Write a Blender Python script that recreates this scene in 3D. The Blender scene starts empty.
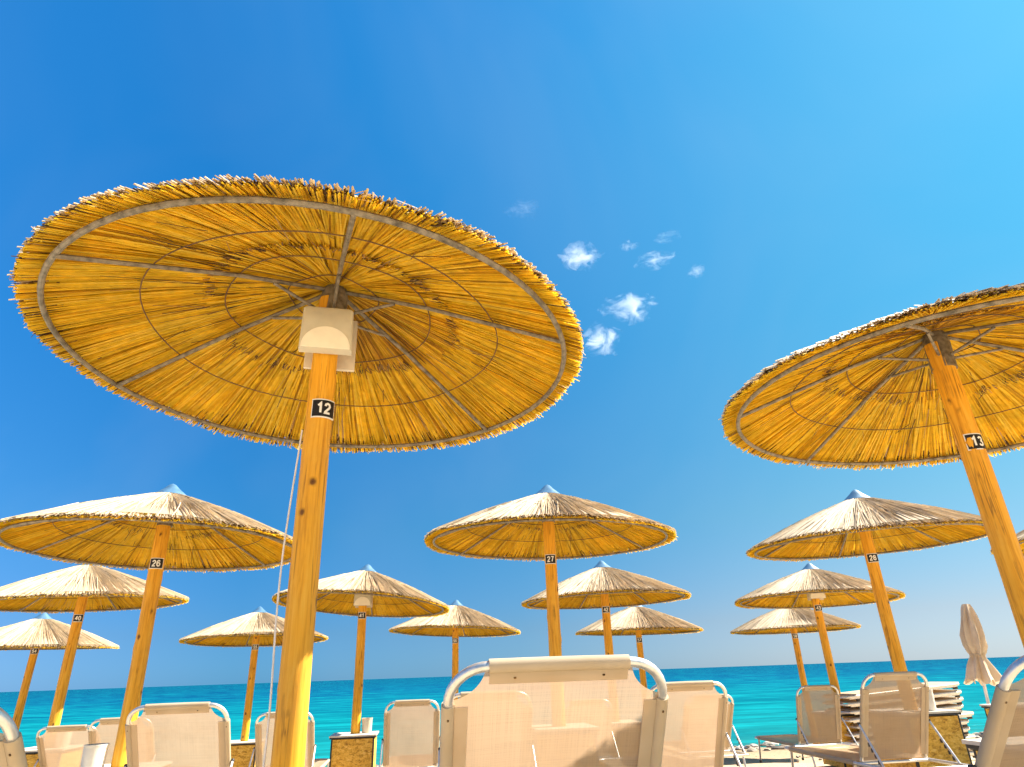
import bpy, math, random
from mathutils import Vector, Matrix, noise

rnd = random.Random(7)
S = bpy.context.scene
COL = S.collection
PI = math.pi
R = math.radians

# ------------------------------------------------------------------ frame of the place
DV = Vector((-0.14296, 0.98973, 0.0))      # towards the sea
RV = Vector((0.98973, 0.14296, 0.0))       # along the shore, to the right
YAW = math.atan2(0.14296, 0.98973)         # turns local +Y onto DV
CAMH = 1.9


def at(s, row, z=0.0):
    p = DV * s + RV * row
    p.z = z
    return p


GS = [(-400, -.35), (-30, -.55), (-6, -.70), (0, -.80), (2.95, -.94), (6.45, -1.14), (9.9, -1.35),
      (13.1, -1.60), (16, -1.80), (18.0, -1.90), (22, -2.4), (40, -4.2), (120, -9), (600, -14), (60000, -14)]


def gz(s):
    for (a, za), (b, zb) in zip(GS, GS[1:]):
        if s <= b:
            return za + (zb - za) * max(0., (s - a) / (b - a)) + CAMH
    return GS[-1][1] + CAMH


SEA = -1.875 + CAMH

# ------------------------------------------------------------------ helpers


def clean(o):
    return o


def tag(o, label=None, cat=None, group=None, kind=None):
    if label: o['label'] = label
    if cat: o['category'] = cat
    if group: o['group'] = group
    if kind: o['kind'] = kind
    return o


def empty(name, loc=(0, 0, 0), rz=0.0):
    o = bpy.data.objects.new(name, None)
    COL.objects.link(o)
    o.location = loc
    o.rotation_euler = (0, 0, rz)
    o.empty_display_size = .2
    return o


def link(name, mesh, parent=None, loc=(0, 0, 0), rot=None):
    o = bpy.data.objects.new(name, mesh)
    COL.objects.link(o)
    o.parent = parent
    o.location = loc
    if rot is not None: o.rotation_euler = rot
    return o


def copy_tree(o, parent=None):
    c = o.copy()
    COL.objects.link(c)
    c.parent = parent
    for ch in [x for x in S.objects if x.parent == o and x is not c]:
        copy_tree(ch, c)
    return c


class MB:
    def __init__(s):
        s.v = []; s.f = []; s.m = []; s.mats = []

    def mi(s, mat):
        if mat not in s.mats: s.mats.append(mat)
        return s.mats.index(mat)

    def add(s, vs, fs, mat):
        b = len(s.v); k = s.mi(mat)
        s.v += [tuple(x) for x in vs]
        for f in fs:
            s.f.append(tuple(i + b for i in f)); s.m.append(k)

    def box(s, c, d, mat, M=None):
        x, y, z = d[0] / 2, d[1] / 2, d[2] / 2
        vs = [Vector((a * x, b * y, e * z)) for a in (-1, 1) for b in (-1, 1) for e in (-1, 1)]
        if M is not None: vs = [M @ v for v in vs]
        vs = [v + Vector(c) for v in vs]
        s.add(vs, [(0, 1, 3, 2), (4, 6, 7, 5), (0, 4, 5, 1), (2, 3, 7, 6), (0, 2, 6, 4), (1, 5, 7, 3)], mat)

    def bbox(s, c, d, mat, b=.004, M=None):
        """box with chamfered edges"""
        x, y, z = d[0] / 2, d[1] / 2, d[2] / 2
        vs = []; idx = {}
        for sx in (-1, 1):
            for sy in (-1, 1):
                for sz in (-1, 1):
                    for ax in range(3):
                        p = [sx * (x - b), sy * (y - b), sz * (z - b)]
                        p[ax] = (sx * x, sy * y, sz * z)[ax]
                        idx[(sx, sy, sz, ax)] = len(vs); vs.append(Vector(p))
        fs = []
        q = [(-1, -1), (1, -1), (1, 1), (-1, 1)]
        for ax in range(3):
            for sg in (-1, 1):
                f = []
                for a, e in q:
                    k = [a, e]; k.insert(ax, sg)
                    f.append(idx[(k[0], k[1], k[2], ax)])
                fs.append(f)
        for ax in range(3):
            o1, o2 = [i for i in range(3) if i != ax]
            for a in (-1, 1):
                for e in (-1, 1):
                    f = []
                    for sg, oo in ((-1, o1), (-1, o2), (1, o2), (1, o1)):
                        k = [0, 0, 0]; k[ax] = sg; k[o1] = a; k[o2] = e
                        f.append(idx[(k[0], k[1], k[2], oo)])
                    fs.append(f)
        for sx in (-1, 1):
            for sy in (-1, 1):
                for sz in (-1, 1):
                    fs.append([idx[(sx, sy, sz, a)] for a in range(3)])
        if M is not None: vs = [M @ v for v in vs]
        s.add([v + Vector(c) for v in vs], fs, mat)

    def tube(s, pts, r, mat, n=10, cap=True, close=False):
        pts = [Vector(p) for p in pts]
        N = len(pts)
        rr = r if isinstance(r, (list, tuple)) else [r] * N
        ring = []
        up = None
        for i in range(N):
            if close:
                t = (pts[(i + 1) % N] - pts[i - 1]).normalized()
            else:
                t = (pts[min(i + 1, N - 1)] - pts[max(i - 1, 0)]).normalized()
            if up is None:
                a = Vector((0, 0, 1)) if abs(t.z) < .9 else Vector((1, 0, 0))
                up = (a - t * a.dot(t)).normalized()
            else:
                up = (up - t * up.dot(t)).normalized()
            e = t.cross(up)
            ring.append([pts[i] + (up * math.cos(2 * PI * k / n) + e * math.sin(2 * PI * k / n)) * rr[i] for k in range(n)])
        vs = [v for q in ring for v in q]
        fs = []
        for i in range(N if close else N - 1):
            j = (i + 1) % N
            for k in range(n):
                l = (k + 1) % n
                fs.append((i * n + k, i * n + l, j * n + l, j * n + k))
        if cap and not close:
            fs.append(tuple(range(n))[::-1]); fs.append(tuple((N - 1) * n + k for k in range(n)))
        s.add(vs, fs, mat)

    def lathe(s, prof, mat, n=24, a0=0., a1=2 * PI):
        full = abs(a1 - a0 - 2 * PI) < 1e-6
        m = n if full else n + 1
        vs = []; fs = []
        for r, z in prof:
            for k in range(m):
                a = a0 + (a1 - a0) * k / n
                vs.append((r * math.cos(a), r * math.sin(a), z))
        for i in range(len(prof) - 1):
            for k in range(n):
                l = (k + 1) % m if full else k + 1
                fs.append((i * m + k, i * m + l, (i + 1) * m + l, (i + 1) * m + k))
        s.add(vs, fs, mat)

    def mesh(s, name, smooth=True, angle=40):
        me = bpy.data.meshes.new(name)
        me.from_pydata(s.v, [], s.f)
        for m in s.mats: me.materials.append(m)
        me.polygons.foreach_set('material_index', s.m)
        me.polygons.foreach_set('use_smooth', [smooth] * len(s.f))
        me.update()
        if smooth and angle: me.set_sharp_from_angle(angle=R(angle))
        return me

    def build(s, name, parent=None, smooth=True, loc=(0, 0, 0), rot=None):
        return link(name, s.mesh(name, smooth), parent, loc, rot)


# ------------------------------------------------------------------ materials


class NT:
    def __init__(s, name):
        s.mat = bpy.data.materials.new(name)
        s.mat.use_nodes = True
        s.t = s.mat.node_tree
        s.t.nodes.clear()
        s.out = s.n('ShaderNodeOutputMaterial')

    def n(s, typ, **kw):
        x = s.t.nodes.new(typ)
        for k, v in kw.items():
            if k[0] == '_':
                setattr(x, k[1:], v)
            else:
                x.inputs[k].default_value = v
        return x

    def l(s, a, b):
        s.t.links.new(a, b)

    def ramp(s, fac, stops, interp='LINEAR'):
        x = s.t.nodes.new('ShaderNodeValToRGB')
        e = x.color_ramp
        e.interpolation = interp
        while len(e.elements) < len(stops): e.elements.new(.5)
        for el, (p, c) in zip(e.elements, stops):
            el.position = p; el.color = (*c, 1) if len(c) == 3 else c
        s.l(fac, x.inputs[0])
        return x

    def math(s, op, a, b=None, c=None, clamp=False):
        x = s.t.nodes.new('ShaderNodeMath'); x.operation = op; x.use_clamp = clamp
        for i, v in enumerate((a, b, c)):
            if v is None: continue
            if isinstance(v, (int, float)): x.inputs[i].default_value = v
            else: s.l(v, x.inputs[i])
        return x.outputs[0]

    def mix(s, fac, a, b, blend='MIX'):
        x = s.t.nodes.new('ShaderNodeMix'); x.data_type = 'RGBA'; x.blend_type = blend
        for sock, v in ((x.inputs[0], fac), (x.inputs[6], a), (x.inputs[7], b)):
            if isinstance(v, (int, float)): sock.default_value = v
            elif isinstance(v, (tuple, list)): sock.default_value = (*v, 1) if len(v) == 3 else v
            else: s.l(v, sock)
        return x.outputs[2]

    def noise(s, vec, scale, detail=4, rough=.55, dist=0.):
        x = s.n('ShaderNodeTexNoise', Scale=scale, Detail=detail, Roughness=rough, Distortion=dist)
        if vec is not None: s.l(vec, x.inputs['Vector'])
        return x.outputs['Fac']

    def coords(s, scale=(1, 1, 1), kind='Object', per_object=False):
        tc = s.n('ShaderNodeTexCoord')
        mp = s.n('ShaderNodeMapping'); mp.inputs['Scale'].default_value = scale
        s.l(tc.outputs[kind], mp.inputs['Vector'])
        if per_object:
            oi = s.n('ShaderNodeObjectInfo')
            cb = s.n('ShaderNodeCombineXYZ')
            m = s.math('MULTIPLY', oi.outputs['Random'], 37.)
            s.l(m, cb.inputs[0]); s.l(m, cb.inputs[2])
            s.l(cb.outputs[0], mp.inputs['Location'])
        return mp.outputs[0]

    def bump(s, h, strength=.3, dist=.01):
        x = s.n('ShaderNodeBump', Strength=strength, Distance=dist)
        s.l(h, x.inputs['Height'])
        return x.outputs[0]

    def bsdf(s, color, rough=.6, metal=0., spec=.4, normal=None):
        x = s.n('ShaderNodeBsdfPrincipled')
        for key, v in (('Base Color', color), ('Roughness', rough), ('Metallic', metal), ('Specular IOR Level', spec)):
            if isinstance(v, (int, float)): x.inputs[key].default_value = v
            elif isinstance(v, (tuple, list)): x.inputs[key].default_value = (*v, 1)
            else: s.l(v, x.inputs[key])
        if normal is not None: s.l(normal, x.inputs['Normal'])
        return x.outputs[0]

    def mixs(s, fac, a, b):
        x = s.n('ShaderNodeMixShader')
        if isinstance(fac, (int, float)): x.inputs[0].default_value = fac
        else: s.l(fac, x.inputs[0])
        s.l(a, x.inputs[1]); s.l(b, x.inputs[2])
        return x.outputs[0]

    def done(s, sh):
        s.l(sh, s.out.inputs[0]); return s.mat


def plain(name, col, rough=.5, metal=0., spec=.4, var=.12, vs=14, bump=0.):
    t = NT(name)
    c = t.coords(per_object=True)
    nz = t.noise(c, vs, 5)
    dark = tuple(x * (1 - var * 2) for x in col); lite = tuple(min(1, x * (1 + var)) for x in col)
    rp = t.ramp(nz, [(.3, dark), (.6, lite)])
    rg = t.math('MULTIPLY_ADD', nz, .3, rough - .15)
    nm = t.bump(t.noise(c, vs * 8, 3), bump, .004) if bump else None
    return t.done(t.bsdf(rp.outputs[0], rg, metal, spec, nm))


def straw(name, stops, trans, tcol, rough=.6):
    t = NT(name)
    g = t.n('ShaderNodeNewGeometry')
    rp = t.ramp(g.outputs['Random Per Island'], stops)
    c = t.coords((1, 1, 1))
    nz = t.noise(c, 26, 4)
    big = t.noise(c, 3.2, 3)
    v = t.math('MULTIPLY_ADD', nz, .7, .62)
    v2 = t.math('MULTIPLY', v, t.math('MULTIPLY_ADD', big, .5, .76))
    hs = t.n('ShaderNodeHueSaturation')
    t.l(rp.outputs[0], hs.inputs['Color']); t.l(v2, hs.inputs['Value'])
    b = t.bsdf(hs.outputs[0], rough, 0, .25)
    tr = t.n('ShaderNodeBsdfTranslucent')
    t.l(t.mix(.5, hs.outputs[0], tcol), tr.inputs[0])
    return t.done(t.mixs(trans, b, tr.outputs[0]))


M = {}
M['gold'] = straw('golden_reed', [(0., (.30, .14, .012)), (.06, (.62, .36, .025)), (.3, (.90, .64, .035)),
                                  (.7, (.95, .74, .055)), (1., (.96, .80, .15))], .62, (1., .84, .10))
M['amber'] = straw('amber_reed', [(0., (.18, .07, .008)), (.15, (.42, .20, .015)), (.5, (.66, .38, .03)), (1., (.84, .56, .06))], .45, (.9, .62, .06))
M['bleach'] = straw('bleached_reed', [(0., (.14, .09, .045)), (.09, (.40, .29, .17)), (.35, (.66, .53, .35)),
                                      (.75, (.76, .64, .45)), (1., (.82, .72, .55))], .45, (.95, .76, .45))
M['stub'] = straw('reed_ends', [(0., (.05, .028, .012)), (.5, (.13, .07, .025)), (1., (.42, .26, .09))], .1, (.4, .2, .05))
M['steel'] = plain('galvanised_steel', (.20, .175, .14), .5, .3, .5, .3, 30)
M['wire'] = plain('rusty_wire', (.15, .09, .04), .7, .2)
M['cap'] = plain('blue_metal', (.085, .175, .27), .4, .1, .5, .12)
M['panel'] = plain('pale_panel', (.88, .84, .73), .4, 0, .4, .03)
M['shade'] = plain('lamp_shade', (.60, .57, .47), .5, 0, .4, .04)
M['white'] = plain('white_paint', (.66, .61, .52), .5, 0, .4, .05)
M['cream'] = plain('cream_plastic', (.58, .50, .36), .45, 0, .4, .05)
M['black'] = plain('black_plate', (.012, .012, .014), .35)
M['digit'] = plain('white_lettering', (.82, .82, .80), .5, var=.03)
M['alu'] = plain('aluminium', (.66, .65, .63), .40, .75, .5, .06, 40)
M['powder'] = plain('painted_tube', (.78, .72, .62), .4, .15, .5, .06)
M['dark'] = plain('dark_plastic', (.03, .028, .027), .5)
M['rope'] = plain('white_cable', (.80, .80, .80), .5, var=.05)


def m_wood():
    t = NT('stripped_pine')
    c = t.coords((1, 1, .06), per_object=True)
    c2 = t.coords((1, 1, .72), per_object=True)
    grain = t.noise(c, 55, 5, .6, .4)
    blot = t.noise(c2, 7, 4)
    base = t.ramp(grain, [(.30, (.52, .22, .012)), (.5, (.77, .375, .025)), (.72, (.84, .47, .055))])
    b2 = t.mix(t.ramp(blot, [(.42, (0, 0, 0)), (.65, (.55, .55, .55))]).outputs[0], base.outputs[0], (.84, .40, .02))
    vo = t.n('ShaderNodeTexVoronoi', Scale=9.0); wob = t.n('ShaderNodeTexNoise', Scale=22., Detail=2.); t.l(c2, wob.inputs['Vector'])
    wv = t.n('ShaderNodeVectorMath', _operation='MULTIPLY_ADD'); t.l(wob.outputs['Color'], wv.inputs[0]); wv.inputs[1].default_value = (.035, .035, .035); t.l(c2, wv.inputs[2])
    t.l(wv.outputs[0], vo.inputs['Vector'])
    k = t.ramp(vo.outputs['Distance'], [(.0, (1, 1, 1)), (.09, (.85, .85, .85)), (.14, (.25, .25, .25)), (.20, (0, 0, 0))])
    c3 = t.coords((1, 1, .035), per_object=True)
    cr = t.ramp(t.math('ABSOLUTE', t.math('SUBTRACT', t.noise(c3, 24, 3, .5, .6), .5)), [(.0, (1, 1, 1)), (.012, (.6, .6, .6)), (.03, (0, 0, 0))])
    crk = t.math('MULTIPLY', cr.outputs[0], t.ramp(blot, [(.45, (0, 0, 0)), (.6, (.75, .75, .75))]).outputs[0])
    dirt = t.ramp(t.noise(c2, 2.3, 6, .7), [(.5, (0, 0, 0)), (.75, (.45, .45, .45))])
    b2 = t.mix(dirt.outputs[0], b2, (.50, .24, .05))
    b2 = t.mix(crk, b2, (.16, .06, .012))
    b3 = t.mix(k.outputs[0], b2, (.10, .035, .010))
    nm = t.bump(t.math('ADD', grain, t.math('MULTIPLY', k.outputs[0], .8)), .35, .006)
    return t.done(t.bsdf(b3, .55, 0, .3, nm))


M['wood'] = m_wood()


def m_fabric():
    t = NT('mesh_fabric')
    c = t.coords(per_object=True)
    nz = t.noise(c, 5, 4)
    w1 = t.n('ShaderNodeTexWave', Scale=170.); w1.bands_direction = 'X'
    w2 = t.n('ShaderNodeTexWave', Scale=170.); w2.bands_direction = 'Z'
    t.l(c, w1.inputs[0]); t.l(c, w2.inputs[0])
    weave = t.math('MULTIPLY', w1.outputs['Fac'], w2.outputs['Fac'])
    col = t.ramp(nz, [(.3, (.51, .375, .230)), (.65, (.57, .430, .278))])
    sl = t.math('ADD', t.noise(t.coords((3, 3, 420), per_object=True), 1., 3, .6), t.noise(t.coords((420, 3, 3), per_object=True), 1., 3, .6))
    slub = t.ramp(sl, [(.7, (.84, .84, .84)), (1.25, (1.1, 1.1, 1.1))])
    spots = t.ramp(t.noise(c, 2.1, 6, .7), [(.56, (1, 1, 1)), (.78, (.86, .83, .78))])
    fc = t.mix(1., t.mix(1., col.outputs[0], slub.outputs[0], 'MULTIPLY'), spots.outputs[0], 'MULTIPLY')
    b = t.bsdf(fc, .8, 0, .15, t.bump(weave, .25, .002))
    tr = t.n('ShaderNodeBsdfTranslucent'); t.l(t.mix(1., t.mix(1., (.42, .288, .183), slub.outputs[0], 'MULTIPLY'), spots.outputs[0], 'MULTIPLY'), tr.inputs[0])
    tp = t.n('ShaderNodeBsdfTransparent', Color=(1, .97, .92, 1))
    m1 = t.mixs(.52, b, tr.outputs[0])
    return t.done(t.mixs(t.math('MULTIPLY_ADD', weave, -.06, .155), m1, tp.outputs[0]))


M['fabric'] = m_fabric()


def m_sleeve():
    t = NT('hem_fabric')
    c = t.coords(per_object=True)
    nz = t.noise(c, 8, 4)
    col = t.ramp(nz, [(.3, (.64, .52, .355)), (.65, (.72, .61, .45))])
    b = t.bsdf(col.outputs[0], .75, 0, .2, t.bump(t.noise(c, 300, 2), .2, .002))
    tr = t.n('ShaderNodeBsdfTranslucent', Color=(.66, .52, .34, 1))
    return t.done(t.mixs(.45, b, tr.outputs[0]))


M['sleeve'] = m_sleeve()


def m_osb():
    t = NT('strand_board')
    c = t.coords(per_object=True)
    cols = []
    v1 = t.n('ShaderNodeTexVoronoi', Scale=60.); v1.inputs['Randomness'].default_value = 1
    mp = t.n('ShaderNodeMapping'); mp.inputs['Rotation'].default_value = (.5, .6, .7); mp.inputs['Scale'].default_value = (1, .45, 1.7)
    t.l(c, mp.inputs[0]); t.l(mp.outputs[0], v1.inputs['Vector'])
    v2 = t.n('ShaderNodeTexVoronoi', Scale=44.)
    mp2 = t.n('ShaderNodeMapping'); mp2.inputs['Rotation'].default_value = (-.5, .2, -.9); mp2.inputs['Scale'].default_value = (.5, 1.6, 1)
    t.l(c, mp2.inputs[0]); t.l(mp2.outputs[0], v2.inputs['Vector'])
    f = t.math('ADD', t.math('MULTIPLY', v1.outputs['Color'], .5), t.math('MULTIPLY', v2.outputs['Color'], .5))
    col = t.ramp(f, [(.15, (.36, .17, .026)), (.4, (.66, .36, .05)), (.62, (.80, .48, .075)), (.9, (.88, .60, .17))])
    return t.done(t.bsdf(col.outputs[0], .65, 0, .25, t.bump(f, .2, .004)))


M['osb'] = m_osb()


def m_sand():
    t = NT('beach_sand')
    c = t.coords()
    n1 = t.noise(c, .7, 5); n2 = t.noise(c, 9, 6, .65); n3 = t.noise(c, 160, 3, .7)
    col = t.ramp(t.math('ADD', t.math('MULTIPLY', n1, .4), t.math('MULTIPLY', n2, .6)),
                 [(.32, (.56, .43, .27)), (.52, (.68, .53, .34)), (.7, (.74, .60, .42))])
    sp = t.ramp(n3, [(.35, (.5, .5, .5)), (.55, (1, 1, 1))])
    cc = t.mix(.55, col.outputs[0], sp.outputs[0], 'MULTIPLY')
    tc = t.n('ShaderNodeTexCoord')
    dt = t.n('ShaderNodeVectorMath', _operation='DOT_PRODUCT')
    t.l(tc.outputs['Object'], dt.inputs[0]); dt.inputs[1].default_value = DV
    # darker towards the water: damp, plus sun glare held down in the colour
    wet_dim = t.ramp(t.math('DIVIDE', t.math('MULTIPLY_ADD', n1, 2.5, t.math('SUBTRACT', dt.outputs['Value'], 1.2)), 20.), [(.40, (1, 1, 1)), (.58, (.74, .72, .69)), (.80, (.46, .43, .39))])
    cc = t.mix(1., cc, wet_dim.outputs[0], 'MULTIPLY')
    h = t.math('ADD', t.math('MULTIPLY', n2, 1.), t.math('MULTIPLY', n3, .12))
    return t.done(t.bsdf(cc, .9, 0, .1, t.bump(h, .7, .05)))


M['sand'] = m_sand()


def m_sea():
    t = NT('sea_water')
    tc = t.n('ShaderNodeTexCoord')
    # distance out from the beach = depth of the water over the pale sand
    dt = t.n('ShaderNodeVectorMath', _operation='DOT_PRODUCT')
    t.l(tc.outputs['Object'], dt.inputs[0]); dt.inputs[1].default_value = DV
    s = dt.outputs['Value']
    mp = t.n('ShaderNodeMapping'); mp.inputs['Rotation'].default_value = (0, 0, -YAW); mp.inputs['Scale'].default_value = (.24, 1, 1)
    t.l(tc.outputs['Object'], mp.inputs[0])
    c = mp.outputs[0]
    patch = t.noise(c, .03, 4, .6)
    lg = t.math('LOGARITHM', t.math('MAXIMUM', t.math('SUBTRACT', s, 10.), 2.), 10.)
    d = t.math('ADD', lg, t.math('MULTIPLY_ADD', patch, .5, -.25))
    u = t.math('DIVIDE', d, 4.)
    col = t.ramp(u, [(.18, (.030, .17, .15)), (.26, (.006, .145, .155)), (.36, (.001, .120, .150)), (.43, (.001, .088, .142)),
                     (.51, (.001, .034, .112)), (.62, (.001, .019, .090)), (.85, (.001, .015, .080))])
    # ripples: chop and swell, with paler crests and darker troughs put into the colour
    w1 = t.noise(c, 1.6, 5, .6, .3); w2 = t.noise(c, 5.5, 4, .6); w3 = t.noise(c, .35, 3, .5)
    h = t.math('ADD', t.math('ADD', t.math('MULTIPLY', w1, .55), t.math('MULTIPLY', w2, .16)), w3)
    nm = t.bump(h, 1., .30)
    fo = t.ramp(t.math('MULTIPLY_ADD', w3, .30, t.math('MULTIPLY_ADD', w1, .45, t.math('MULTIPLY', t.noise(c, .8, 4, .6, .4), .30))), [(.48, (0, 0, 0)), (.64, (.8, .8, .8))])
    cc = t.mix(fo.outputs[0], col.outputs[0], (.004, .23, .25))
    dk = t.ramp(t.math('MULTIPLY_ADD', w3, .5, t.math('MULTIPLY', w2, .5)), [(.36, (.62, .70, .80)), (.52, (1, 1, 1))])
    cc = t.mix(.8, cc, dk.outputs[0], 'MULTIPLY')
    df = t.n('ShaderNodeBsdfDiffuse'); t.l(cc, df.inputs[0]); t.l(nm, df.inputs['Normal'])
    gl = t.n('ShaderNodeBsdfGlossy', Roughness=.22); t.l(nm, gl.inputs['Normal'])
    return t.done(t.mixs(.018, df.outputs[0], gl.outputs[0]))


M['sea'] = m_sea()
M['stone'] = straw('beach_stone', [(0., (.10, .085, .07)), (.5, (.34, .27, .2)), (1., (.62, .55, .46))], .0, (0, 0, 0), .8)

# ------------------------------------------------------------------ ground and sea


def axis(a, b, step, far):
    xs = []
    x = a
    while x <= b + 1e-6:
        xs.append(x); x += step
    k = step
    lo = a; hi = b
    pre = []; post = []
    while hi < far:
        k *= 1.35; hi += k; lo -= k
        pre.append(lo); post.append(hi)
    return pre[::-1] + xs + post


rows_ = axis(-14, 14, .28, 900)
ss_ = axis(-4, 24, .28, 900)
vs = []; fs = []
for s in ss_:
    for q in rows_:
        p = at(s, q)
        far = max(abs(q) - 20, 0) + max(-s - 6, 0)
        nz = noise.noise(Vector((p.x * .9, p.y * .9, 0))) * .03 + noise.noise(Vector((p.x * 3.1, p.y * 3.1, 5))) * .016
        s2 = s + noise.noise(Vector((q * .22, 3.1, 0))) * (1.1 if s > 14 else 0)
        vs.append((p.x, p.y, gz(s2) + nz))
nr = len(rows_)
for i in range(len(ss_) - 1):
    for j in range(nr - 1):
        fs.append((i * nr + j, i * nr + j + 1, (i + 1) * nr + j + 1, (i + 1) * nr + j))
mb = MB(); mb.add(vs, fs, M['sand'])
tag(mb.build('beach_sand'), kind='structure')

mb = MB()
xs = axis(-30, 30, 10, 45000); ys = axis(12, 52, 5, 45000)
ys = [y for y in ys if y >= 12]
vs = []; fs = []
for y in ys:
    for x in xs:
        p = at(y, x, SEA); vs.append((p.x, p.y, p.z))
n_ = len(xs)
for i in range(len(ys) - 1):
    for j in range(n_ - 1):
        fs.append((i * n_ + j, i * n_ + j + 1, (i + 1) * n_ + j + 1, (i + 1) * n_ + j))
mb.add(vs, fs, M['sea'])
tag(mb.build('sea'), kind='structure')

# pebbles at the water's edge and a few in the sand
mb = MB()


def pebble(p, r):
    q = []
    ax = [Vector((rnd.gauss(0, 1), rnd.gauss(0, 1), rnd.gauss(0, 1))).normalized() for _ in range(1)][0]
    e1 = ax.cross(Vector((0, .3, 1))).normalized(); e2 = ax.cross(e1)
    sc = (r * rnd.uniform(.8, 1.3), r * rnd.uniform(.6, 1.), r * rnd.uniform(.4, .7))
    vs = []
    for th in (.0, .65, 1.25, 1.9, 2.5, PI):
        n = 1 if th in (0., PI) else 6
        for k in range(n):
            a = 2 * PI * k / 6 + th
            j = rnd.uniform(.85, 1.15)
            v = Vector((math.sin(th) * math.cos(a) * sc[0], math.sin(th) * math.sin(a) * sc[1], math.cos(th) * sc[2])) * j
            vs.append(p + v)
    fs = [(0, 1 + k, 1 + (k + 1) % 6) for k in range(6)]
    for L in range(3):
        for k in range(6):
            a = 1 + L * 6; fs.append((a + k, a + 6 + k, a + 6 + (k + 1) % 6, a + (k + 1) % 6))
    fs += [(25, 19 + (k + 1) % 6, 19 + k) for k in range(6)]
    mb.add(vs, fs, M['stone'])


for _ in range(1500):
    q = rnd.uniform(-14, 16)
    s = rnd.gauss(17.2, .7) + noise.noise(Vector((q * .22, 3.1, 0))) * -1.1
    r = .03 + .13 * rnd.random() ** 4
    pebble(at(s, q, gz(s) + r * .2), r)
for _ in range(700):
    q = rnd.uniform(-8, 12); s = rnd.uniform(1, 16); r = rnd.uniform(.008, .03)
    pebble(at(s, q, gz(s) + .01), r)
o = mb.build('pebbles', smooth=True)
tag(o, 'grey and brown pebbles strewn along the waterline', 'pebbles', kind='stuff')

# ------------------------------------------------------------------ umbrellas
HR = 2.30          # rim height above the sand
RAD = 1.25
CONE = .60         # rim to tip of the cap


def zc(r):         # underside of the cone above the ground, r metres from the pole
    u = min(r / RAD, 1.1)
    return HR + .465 * (1 - u) + .022 * math.sin(PI * min(u, 1)) - .01 * u


WAVE = [0.]


def reed(mb, a, r0, r1, w, dz0, dz1, mat, da=0., segs=3):
    vs = []
    k_ = WAVE[0]
    wv = .010 * math.sin(2 * a + k_) + .007 * math.sin(5 * a + 2.3 * k_) + .006 * math.sin(11 * a + k_ * 1.7)
    N = segs + 1
    for i in range(N):
        t = i / segs
        r = r0 + (r1 - r0) * t
        an = a + da * t
        z = zc(r) + dz0 + (dz1 - dz0) * t + wv * max(0., r / RAD - .35)
        ww = w * (1 - .35 * t)
        c, s_ = math.cos(an), math.sin(an)
        x, y = r * c, r * s_
        vs += [(x - s_ * ww * .5, y + c * ww * .5, z), (x + s_ * ww * .5, y - c * ww * .5, z), (x, y, z + ww * .7), ]
    fs = []
    for i in range(segs):
        b = i * 3
        for k in range(3):
            l = (k + 1) % 3
            fs.append((b + k, b + l, b + 3 + l, b + 3 + k))
    fs.append((2, 1, 0)); e = segs * 3; fs.append((e, e + 1, e + 2))
    mb.add(vs, fs, mat)


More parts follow.
